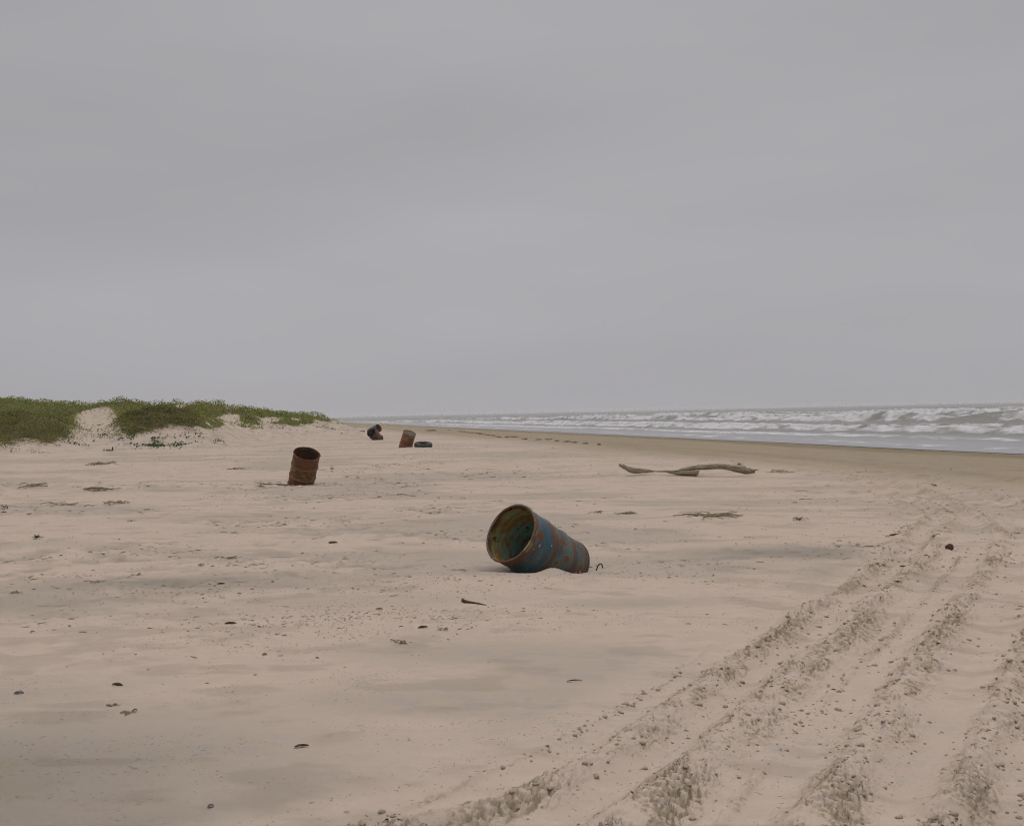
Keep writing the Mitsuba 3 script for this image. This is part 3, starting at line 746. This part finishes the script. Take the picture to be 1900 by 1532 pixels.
labels['driftwood_log__branch_001'] = {'label': 'raised thick left end, partly sunk in the sand'}
for k, (pts, rad) in enumerate([([wp(1380, 877), wp(1392, 876.5, -.03), wp(1404, 875.5, -.06)], [0.05, 0.028, 0.010]), ([wp(1366, 873), wp(1376, 871, .02), wp(1382, 870.5, .03)], [0.05, 0.035, 0.015]),
                                ([wp(1274, 879, -.1), wp(1285, 876.5, -.15), wp(1293, 875.5, -.17)], [0.04, 0.034, 0.012]), ([wp(1377, 873), wp(1385, 873.8, -.02), wp(1391, 873.8, -.02)], [0.03, 0.018, 0.008])]):
    v, f, uv = tube(pts, rad, 9, 20 + k, 0.25, step=0.02)
    scene['driftwood_log__splinter' + ('_%03d' % k if k else '')] = mikit.ply((v, f), 'driftwood_material', smooth=True, uv=uv)
tag('driftwood_log', 'long weathered grey-brown driftwood log lying near the waterline', 'driftwood')

scene['stick_material'] = {'type': 'twosided', 'bsdf': {'type': 'diffuse', 'reflectance': mikit.proc(lambda p, n, uv: mix((0.10, 0.08, 0.05), (0.055, 0.045, 0.032), noise(uv.x * 60, uv.y * 2, 1.0)))}}
scene['plank_material'] = {'type': 'twosided', 'bsdf': {'type': 'diffuse', 'reflectance': mikit.proc(lambda p, n, uv: mix((0.24, 0.19, 0.115), (0.13, 0.10, 0.055), fbm(uv.x * 4, uv.y * 5, 1.0, 3)))}}
scene['rust_wire_material'] = {'type': 'diffuse', 'reflectance': {'type': 'rgb', 'value': [0.095, 0.045, 0.03]}}


def strand(key, pix, z, rad, mat, label, cat, part=None, amp=0.15, sides=7, step=0.012, flat=1.0):
    pts = []
    for (px, py), h in zip(pix, z):
        g = at(px, py, 0.0)
        pts.append([g[0], g[1], gz(*g) + h])
    v, f, uv = tube(pts, rad, sides, len(scene) % 50, amp, flat, step)
    scene[key if part is None else f'{key}__{part}'] = mikit.ply((v, f), mat, smooth=True, uv=uv)
    if label:
        tag(key, label, cat)


strand('stick', [(858, 1119), (872, 1122), (886, 1124), (903, 1127.5)], [0.014, 0.008, 0.006, 0.0], [0.012, 0.010, 0.007, 0.003], 'stick_material', 'thin dark stick lying on the sand in front of the blue drum', 'stick')
_y = 24.2
strand('plank', [(479, 897), (500, 898.5), (520, 899.5), (545, 900.5)], [0.035, 0.03, 0.02, 0.0], [0.01, 0.028, 0.035, 0.035], 'plank_material', 'split brown plank sticking out to the left of the rust-brown drum', 'plank', flat=0.5)
strand('stick_001', [(472, 896.5), (490, 899), (510, 901.5)], [0.05, 0.02, 0.0], [0.006, 0.010, 0.008], 'plank_material', 'thin pointed stick lying against the end of the split plank', 'stick')
strand('stick_002', [(473, 902), (486, 902), (500, 902.5)], [0.012, 0.012, 0.01], [0.005, 0.009, 0.007], 'plank_material', 'short stick on the sand just below the split plank', 'stick')
# bent rusty wire right of the blue drum
_b0, _b1 = at(1106, 1053), at(1118, 1050)
_g = gz(*_b0)
v, f, uv = tube([[_b0[0], _b0[1], _g - 0.01], [_b0[0] + 0.012, _b0[1], _g + 0.03], [_b0[0] + 0.035, _b0[1], _g + 0.062], [_b0[0] + 0.05, _b0[1] + 0.03, _g + 0.06], [_b1[0], _b1[1], _g + 0.01]], [0.005, 0.0055, 0.0055, 0.005, 0.005], 7, 2, 0.1, step=0.008)
scene['bent_wire'] = mikit.ply((v, f), 'rust_wire_material', smooth=True)
tag('bent_wire', 'rusty bent wire hoop standing out of the sand right of the blue drum', 'wire')
# a stake and board left, below the dunes
_c = far(200, 54)
_gs = gz(*_c)
for nm, a, b, r in (('post', (0.20, 0, -0.1), (0.21, 0, 0.19), 0.035), ('board', (-0.12, 0.02, 0.03), (0.22, 0, 0.02), 0.035), ('post_001', (-0.24, 0, -0.1), (-0.22, 0, 0.09), 0.03)):
    v, f, uv = tube([[_c[0] + a[0], _c[1] + a[1], _gs + a[2]], [_c[0] + (a[0] + b[0]) / 2, _c[1], _gs + (a[2] + b[2]) / 2], [_c[0] + b[0], _c[1] + b[1], _gs + b[2]]], [r, r, r * 0.8], 8, 4, 0.2)
    scene['broken_stake__' + nm] = mikit.ply((v, f), 'stick_material', smooth=True, uv=uv)
tag('broken_stake', 'dark broken wooden stake with a board, standing in sand below the dune gap', 'wooden stake')
# driftwood below the right end of the dunes
for k, (px, py, w, lab) in enumerate([(607, 803, 15, 'low dark driftwood branch at the foot of the right dune end'), (633, 801, 7, 'short upright driftwood stump right of the dark branch by the dunes'), (645, 803.5, 9, 'thin driftwood stick, rightmost of the pieces below the dunes')]):
    Y = 80.0
    c = far(px, Y); g = gz(*c); s = F / Y
    key = 'driftwood_branch' + ('_%03d' % k if k else '')
    if k == 1:
        v, f, uv = tube([[c[0], c[1], g - 0.1], [c[0] - 0.03, c[1], g + 0.12], [c[0] + 0.05, c[1], g + 0.30]], [0.07, 0.06, 0.03], 9, 31, 0.3, step=0.03)
    else:
        v, f, uv = tube([[c[0] - w / s, c[1], g + 0.04], [c[0] - w / s * 0.4, c[1] + 0.1, g + 0.10], [c[0] + w / s * 0.3, c[1], g + 0.05], [c[0] + w / s, c[1], g + 0.10]], [0.03, 0.085 - 0.04 * (k == 2), 0.07 - 0.03 * (k == 2), 0.02], 9, 33 + k, 0.35, step=0.06)
    scene[key] = mikit.ply((v, f), 'stick_material', smooth=True, uv=uv)
    tag(key, lab, 'driftwood')

# ------------------------------------------------------------------ stone, shells, chips
scene['stone_material'] = {'type': 'principled', 'base_color': mikit.proc(lambda p, n, uv: mix((0.13, 0.06, 0.03), (0.06, 0.038, 0.028), fbm(p.x * 40, p.y * 40, p.z * 40, 3))), 'roughness': 0.8, 'specular': 0.2}
c = at(1762, 1019)
scene['stone'] = mikit.ply(lump((c[0], c[1], gz(*c) + 0.03), (0.04, 0.036, 0.035), 3, 3, 0.3), 'stone_material', smooth=True)
tag('stone', 'round rusty brown stone on pale sand near the right edge, above the tyre tracks', 'stone')
scene['shell_material'] = {'type': 'twosided', 'bsdf': {'type': 'principled', 'base_color': mikit.proc(lambda p, n, uv: mix((0.055, 0.052, 0.048), (0.16, 0.14, 0.12), smoothstep(0.4, 0.7, noise(p.x * 60, p.y * 60, p.z * 200)))), 'roughness': 0.5, 'specular': 0.3}}


def shell_mesh(c, s, rot, seed):
    t = np.linspace(0, 2 * np.pi, 25); r = np.linspace(0, 1, 9)
    Rg, Tg = np.meshgrid(r, t, indexing='ij')
    x = s * Rg * np.cos(Tg) * (1 + 0.04 * np.cos(Tg * 16) * Rg); y = s * 0.75 * Rg * np.sin(Tg)
    z = s * 0.42 * (1 - Rg ** 2.2) + 0.004 * np.cos(Rg * 30) * Rg * s / 0.03
    c0, s0 = math.cos(rot), math.sin(rot)
    return np.stack([c[0] + c0 * x - s0 * y, c[1] + s0 * x + c0 * y, c[2] + z], -1).reshape(-1, 3), grid(9, 25)


SHELLS = [((35, 1282), 0.028, 'dark clam shell near the left edge of the photo, on bare sand'), ((491, 1217), 0.02, 'small dark shell on the sand below and left of the crumbly patch'),
          ((589, 1224), 0.013, 'tiny dark shell right of the small dark shell'), ((60, 1172), 0.016, 'small black shell at the left, on grey damp sand'), ((391, 1493), 0.016, 'dark half-sunk shell near the bottom of the photo')]
for k, ((px, py), s, lab) in enumerate(SHELLS):
    c = at(px, py)
    key = 'clam_shell' + ('_%03d' % k if k else '')
    scene[key] = mikit.ply(shell_mesh((c[0], c[1], gz(*c) + 0.002), s, k * 1.3, k), 'shell_material', smooth=True)
    tag(key, lab, 'shell')
CHIPS = [((218, 1270), 0.07, 0.011, -0.35, 'slanting dark wood chip in the lower left, above the two hollows'), ((428, 1162), 0.085, 0.011, 0.0, 'dark flat wood chip on the smooth sand left of the crumbly patch'),
         ((785, 1169), 0.07, 0.010, 0.35, 'brown wood chip below the thin dark stick'), ((560, 1388), 0.065, 0.008, 0.25, 'thin dark wood chip alone on the smooth sand at lower middle'),
         ((410, 1087), 0.07, 0.009, 0.05, 'small brown wood chip on grey sand left of the smooth drift'), ((618, 1007), 0.1, 0.022, 0.1, 'dark rounded wood piece left of the blue drum'),
         ((704, 1136), 0.055, 0.008, 0.0, 'reddish chip in the crumbly patch'), ((1676, 1052), 0.06, 0.012, 0.0, 'dark chip on damp sand between the fading tyre tracks'),
         ((1660, 994), 0.13, 0.016, 0.3, 'dark flat board fragment on the sand at right, left of the brown stone'), ((858, 1065), 0.07, 0.006, 0.0, 'small dark chip just left of the hollow under the blue drum'),
         ((1066, 1266), 0.09, 0.005, 0.2, 'pale thin chip on the sand left of the first tyre ridge'), ((1667, 1084), 0.06, 0.008, -0.5, 'small curled dark chip between tyre ridges')]
for k, ((px, py), L_, r_, rot, lab) in enumerate(CHIPS):
    c = at(px, py); g = gz(*c)
    dxy = np.array([math.cos(rot), math.sin(rot)]) * L_ / 2
    v, f, uv = tube([[c[0] - dxy[0], c[1] - dxy[1], g + 0.006], [c[0] - 0.1 * dxy[0], c[1] - 0.2 * dxy[1] + 0.004, g + 0.010], [c[0] + dxy[0], c[1] + dxy[1], g + 0.006]], [r_ * 0.5, r_, r_ * 0.3], 8, 60 + k, 0.35, 0.7, 0.008)
    key = 'wood_chip' + ('_%03d' % k if k else '')
    scene[key] = mikit.ply((v, f), 'stick_material', smooth=True, uv=uv)
    tag(key, lab, 'wood chip')

# ------------------------------------------------------------------ seaweed and dry stems
scene['seaweed_material'] = {'type': 'twosided', 'bsdf': {'type': 'principled', 'base_color': {'type': 'mesh_attribute', 'name': 'vertex_color'}, 'roughness': 0.8, 'specular': 0.2}}


def tangle(key, c, sx, sy, h, n, seed, label, cat, group=None, tone=(0.095, 0.078, 0.042), rad=0.004, stand=0.25, spread=0.27):
    """A heap of bent stems and ribbons."""
    rng = np.random.default_rng(seed)
    V, Fc, at_ = [], [], 0
    for _ in range(n):
        a = rng.normal(0, 0.9) + (np.pi if rng.random() < 0.5 else 0)
        L_ = rng.uniform(0.35, 1.1) * sx
        o = np.array([c[0] + rng.normal(0, sx * spread), c[1] + rng.normal(0, sy * spread * 1.2)])
        m = o + 0.5 * L_ * np.array([math.cos(a), math.sin(a)]) + rng.normal(0, 0.06 * L_, 2)
        e = m + 0.5 * L_ * np.array([math.cos(a + 0.5), math.sin(a + 0.5)])
        z = [rng.uniform(-0.2, 0.6) * h, rng.uniform(0.2, 1) * h, rng.uniform(-0.2, stand * 3) * h]
        g = gz(*m)
        p = np.array([[*o, g + z[0]], [*m, g + z[1]], [*e, g + z[2]]])
        w = rad * rng.uniform(0.6, 1.8)
        s = np.cross(p[2] - p[0], [0, 0, 1.0]); s /= np.linalg.norm(s) + 1e-9
        u = np.array([0, 0, 1.0])
        pts = np.concatenate([[q - s * w, q + s * w, q + u * w * 1.4] for q in p])
        fa = []
        for i in (0, 3):
            for k in range(3):
                k2 = (k + 1) % 3
                fa += [[i + k, i + k2, i + 3 + k2], [i + k, i + 3 + k2, i + 3 + k]]
        fa += [[0, 2, 1], [6, 7, 8]]
        V.append(pts); Fc.append(np.array(fa) + at_); at_ += 9
    V = np.vstack(V)
    col = np.repeat(np.array(tone) * rng.uniform(0.55, 1.4, (n, 1)), 9, 0)
    scene[key] = mikit.ply((V, np.vstack(Fc)), 'seaweed_material', smooth=False, color=col)
    tag(key, label, cat, group)


HEAPS = [  # pixel, half width px, half depth (m), height (m), strands, label
    ((1315, 964), 62, 0.22, 0.035, 150, 'long dark seaweed heap on the sand right of the blue drum, below the log'), ((1163, 958), 22, 0.12, 0.03, 60, 'seaweed clump left of the long dark heap'),
    ((1108, 955), 14, 0.10, 0.03, 36, 'small seaweed clump behind the blue drum'), ((1483, 968), 10, 0.04, 0.05, 70, 'rounded seaweed clump on the sand right of the long dark heap'),
    ((175, 1083), 18, 0.05, 0.02, 40, 'dark dry stems in a bundle on grey sand at left'), ((30, 1104), 20, 0.05, 0.015, 36, 'dark stems lying at the left edge, below the bundle'),
    ((425, 1036), 20, 0.06, 0.02, 44, 'dark broken stems on grey sand left of the rounded wood piece'), ((374, 1051), 9, 0.05, 0.02, 30, 'small tuft of dry stems left of the broken stems'),
    ((518, 1029), 12, 0.05, 0.02, 30, 'pale brown tuft of stems between broken stems and the rounded wood piece'), ((250, 1066), 14, 0.03, 0.008, 14, 'few thin stems lying flat above the dark bundle'),
    ((335, 1025), 20, 0.03, 0.010, 16, 'thin dry stem lying flat left of the broken stems'), ((180, 912), 40, 0.35, 0.08, 90, 'branching dry twigs on the low drift at left'),
    ((215, 939), 22, 0.15, 0.06, 70, 'dark clump of dry stems below the branching twigs'), ((65, 909), 26, 0.15, 0.06, 60, 'low dark clump of stems at far left below the dunes'),
    ((110, 942), 40, 0.2, 0.05, 50, 'thin scatter of stems along the drift at far left'), ((8, 953), 9, 0.1, 0.06, 40, 'dark tuft of stems cut by the left edge of the photo'),
    ((240, 970), 14, 0.06, 0.02, 24, 'small dark stems on smooth sand below the dark clump'), ((190, 862), 24, 0.4, 0.10, 90, 'brown stem clump on the sand below the broken stake'),
    ((438, 871), 22, 0.2, 0.05, 40, 'dark stems left of the rust-brown drum'), ((800, 798), 10, 0.6, 0.14, 40, 'brown tuft behind the orange-rust drum'),
    ((617, 872), 6, 0.2, 0.07, 20, 'small dark tuft right of the rust-brown drum'), ((1370, 858.5), 9, 0.25, 0.06, 40, 'dark seaweed clump behind the right end of the log'),
    ((1440, 874), 26, 0.2, 0.05, 36, 'brown seaweed scrap right of the driftwood log'), ((1735, 897), 8, 0.15, 0.05, 30, 'seaweed clump at the edge of the damp strip, far right'),
    ((240, 1326), 14, 0.04, 0.012, 24, 'brown stems beside a hollow in the lower left'), ((214, 1311), 12, 0.03, 0.008, 14, 'curved stems just above the brown stems by the hollow'),
    ((740, 1194), 18, 0.05, 0.015, 20, 'curled dry stems below the crumbly patch'), ((822, 1172), 9, 0.05, 0.015, 10, 'two curled stems right of the brown wood chip'),
    ((1735, 1003), 14, 0.10, 0.04, 26, 'clump of damp stems left of the brown stone'), ((1600, 1010), 34, 0.06, 0.02, 20, 'long thin stems across the sand left of the clump of damp stems'),
]
for k, ((px, py), w, dep, h, n, lab) in enumerate(HEAPS):
    c = at(px, py, 0.0) if py > 860 else at(px, py, 0.06)
    s = F / c[1]
    tangle('dry_stems' + ('_%03d' % k if k else ''), c, w / s, dep, h, max(7, int(n * 0.27)), 500 + k, lab, 'seaweed' if 'seaweed' in lab else 'dry stems', rad=0.0030 * max(1, c[1] / 11), tone=(0.20, 0.162, 0.10))
WRACK = [(856, 799, 10), (866, 801, 8), (880, 802.5, 11), (895, 805, 12), (905, 806.5, 7), (915, 808, 9), (925, 811, 8), (941, 811, 6), (955, 810.5, 9), (975, 815, 7), (998, 816, 8), (1018, 815, 10), (1033, 818, 6), (1052, 819.5, 8), (1064, 821, 10), (1086, 823, 9), (888, 803, 8), (835, 794, 5), (1112, 825, 6)]
ORD = ['leftmost', 'second', 'third', 'fourth', 'fifth', 'sixth', 'seventh', 'eighth', 'ninth', 'tenth', 'eleventh', 'twelfth', 'thirteenth', 'fourteenth', 'fifteenth', 'sixteenth', 'seventeenth', 'eighteenth', 'rightmost']
WRACK.sort()
for k, (px, py, w) in enumerate(WRACK):
    c = at(px, py, 0.0); s = F / c[1]
    tangle('seaweed_clump' + ('_%03d' % k if k else ''), c, w / s * 0.85, 0.45, 0.06, 14, 700 + k, (ORD[k] + (' from the left' if 0 < k < 18 else '') + ' of the dark seaweed clumps in the wrack line below the surf'), 'seaweed', 'seaweed clumps along the wrack line', (0.17, 0.14, 0.092), 0.013, spread=0.2)

# a seedling
c = at(70, 1008); rng = np.random.default_rng(77)
pts, f, col = leaves(np.repeat([c], 16, 0) + rng.normal(0, 0.006, (16, 2)), gz(*c), rng, 0.05, np.linspace(0.0, 0.05, 16), 0.4, np.array([(0.06, 0.105, 0.035)] * 16), 0.9)
scene['seedling'] = mikit.ply((pts, f), 'leaf_material', smooth=False, color=col)
tag('seedling', 'single small green seedling on the low drift at the left', 'seedling')

# ------------------------------------------------------------------ crumbs: broken sand by the ruts, small litter
def crumbs(key, pos, size, mat, seed, squash=0.6, color=None, stretch=1.0):
    rng = np.random.default_rng(seed)
    b = trimesh.creation.icosahedron(); bv, bf = np.array(b.vertices), np.array(b.faces)
    n = len(pos)
    k = rng.uniform(0.55, 1.3, (n, 12, 1))
    v = bv[None] * k * size[:, None, None]
    st = rng.uniform(1, stretch, (n, 1)) if stretch > 1 else np.ones((n, 1))
    v[..., 0] *= st; v[..., 2] *= squash
    if stretch > 1:
        v[..., 1] /= np.sqrt(st)
    a = rng.normal(0, 0.7, n) if stretch > 1 else rng.uniform(0, 6.28, n)
    c, s = np.cos(a)[:, None], np.sin(a)[:, None]
    v = np.stack([c * v[..., 0] - s * v[..., 1], s * v[..., 0] + c * v[..., 1], v[..., 2]], -1) + pos[:, None]
    f = (bf[None] + (np.arange(n) * 12)[:, None, None]).reshape(-1, 3)
    if color is not None:
        col = np.repeat(np.asarray(color) * rng.uniform(0.5, 1.5, (n, 1)), 12, 0)
        scene[key] = mikit.ply((v.reshape(-1, 3), f), mat, smooth=False, color=col)
    else:
        v = v.reshape(-1, 3)
        scene[key] = mikit.ply((v, f), mat, smooth=True, uv=sand_uv(v, 0.25, -0.5 if seed == 42 else -0.75))


rng = np.random.default_rng(41)
P = []
for tree, cc, u, nrm, hw, amp, crust in RL:
    m = np.hypot(cc[:, 0], cc[:, 1]) < 14
    if not m.any():
        continue
    n = int(crust * 800 * (1 if amp > 0.03 else 0.4))
    i = rng.integers(0, m.sum(), n)
    w = rng.normal(0, 1, n) * hw * 1.15
    keep = f2(u[m][i] / 0.4, w / 0.2, 2, 66) > 0.42
    P.append((cc[m][i] + nrm[m][i] * w[:, None])[keep])
P = np.vstack(P)
sz = np.clip(rng.lognormal(math.log(0.0065), 0.5, len(P)), 0.003, 0.018)
crumbs('sand_crumbs', np.stack([P[:, 0], P[:, 1], ground(P[:, 0], P[:, 1], False) + sz * 0.12], 1), sz, 'sand_material', 42)
tag('sand_crumbs', 'broken crumbs of damp sand along the tyre ridges', 'sand crumbs', kind='stuff')

rng = np.random.default_rng(45)
n = 60000
r = np.exp(rng.uniform(math.log(7), math.log(34), n)); a = np.radians(rng.uniform(-27, 27, n))
x, y = r * np.sin(a), r * np.cos(a)
keep = rng.uniform(0, 1, n) < 0.33 * S(0.44, 0.62, f2(x / 3.2, y / 2.2, 3, 21)) * S(7, 12, r) * S(-17, -20, shore(x, y)) * S(0.45, 0.6, f2(x / 0.9, y / 0.5, 2, 47))
x, y, r = x[keep], y[keep], r[keep]
sz = np.clip(rng.lognormal(math.log(0.0075), 0.5, len(x)), 0.004, 0.024) * np.clip(r / 12, 0.8, 2.0)
crumbs('sand_clods', np.stack([x, y, ground(x, y, False) + sz * 0.05], 1), sz, 'sand_material', 46, 0.5, None, 2.6)
tag('sand_clods', 'small clods of damp sand kicked up over the middle of the beach', 'sand clods', kind='stuff')

# small litter: bits of bark, stems and shell strewn over the beach
rng = np.random.default_rng(43)
n = 60000
r = np.exp(rng.uniform(math.log(4), math.log(70), n)); a = np.radians(rng.uniform(-27, 27, n))
x, y = r * np.sin(a), r * np.cos(a)
d = shore(x, y)
w = S(0.52, 0.74, f2(x / 1.6, y / 1.6, 3, 160)) * (0.12 + 0.36 * S(9, 16, r)) * (1 - S(-17, -12, d)) * (0.5 + 0.5 * S(-8, 2, -x))
for px, py, sx_, sy_, k in ((690, 1150, 1.0, 0.45, 0.9), (830, 1090, 0.9, 0.5, 0.5), (1180, 1065, 0.8, 0.4, 0.25), (560, 1180, 0.8, 0.4, 0.3), (300, 1105, 1.0, 0.4, 0.35), (1130, 1040, 0.5, 0.3, 0.4)):
    c = at(px, py)
    w = np.maximum(w, k * np.exp(-((x - c[0]) / sx_) ** 2 - ((y - c[1]) / sy_) ** 2) * 1.6)
keep = rng.uniform(0, 1, n) < w
x, y, r = x[keep], y[keep], r[keep]
for px, py, sx_, sy_, m in ((690, 1150, 0.75, 0.36, 1200), (850, 1085, 0.7, 0.35, 350), (560, 1175, 0.6, 0.3, 300), (300, 1105, 0.8, 0.25, 300), (1180, 1066, 0.7, 0.3, 300), (420, 1225, 0.6, 0.3, 120)):
    c = at(px, py)
    ex, ey = c[0] + rng.normal(0, sx_, m), c[1] + rng.normal(0, sy_, m)
    kk = f2(ex / 0.25, ey / 0.18, 2, 171) > 0.45
    x, y = np.r_[x, ex[kk]], np.r_[y, ey[kk]]
r = np.hypot(x, y)
sz = np.clip(rng.lognormal(math.log(0.0031), 0.55, len(x)), 0.0018, 0.011) * np.clip(r / 9, 0.8, 4.0) ** 0.6
crumbs('beach_litter', np.stack([x, y, ground(x, y, False) + sz * 0.15], 1), sz, 'seaweed_material', 44, 0.45, (0.15, 0.12, 0.08), 3.0)
tag('beach_litter', 'strewn dark bits of bark, stems and shell on the sand', 'litter', kind='stuff')

# ------------------------------------------------------------------ sea air
scene['haze'] = {'type': 'cube', 'to_world': T().translate([0, 0, 0.35]).scale([7600, 7600, 6.9]), 'bsdf': {'type': 'null'}, 'interior': {'type': 'ref', 'id': 'haze_air'}}
scene['haze_air'] = {'type': 'homogeneous', 'albedo': {'type': 'rgb', 'value': [0.90, 0.90, 0.905]}, 'sigma_t': 0.0004}
scene['camera']['medium'] = {'type': 'ref', 'id': 'haze_air'}
tag('haze', 'thin grey sea haze', 'haze', kind='stuff')
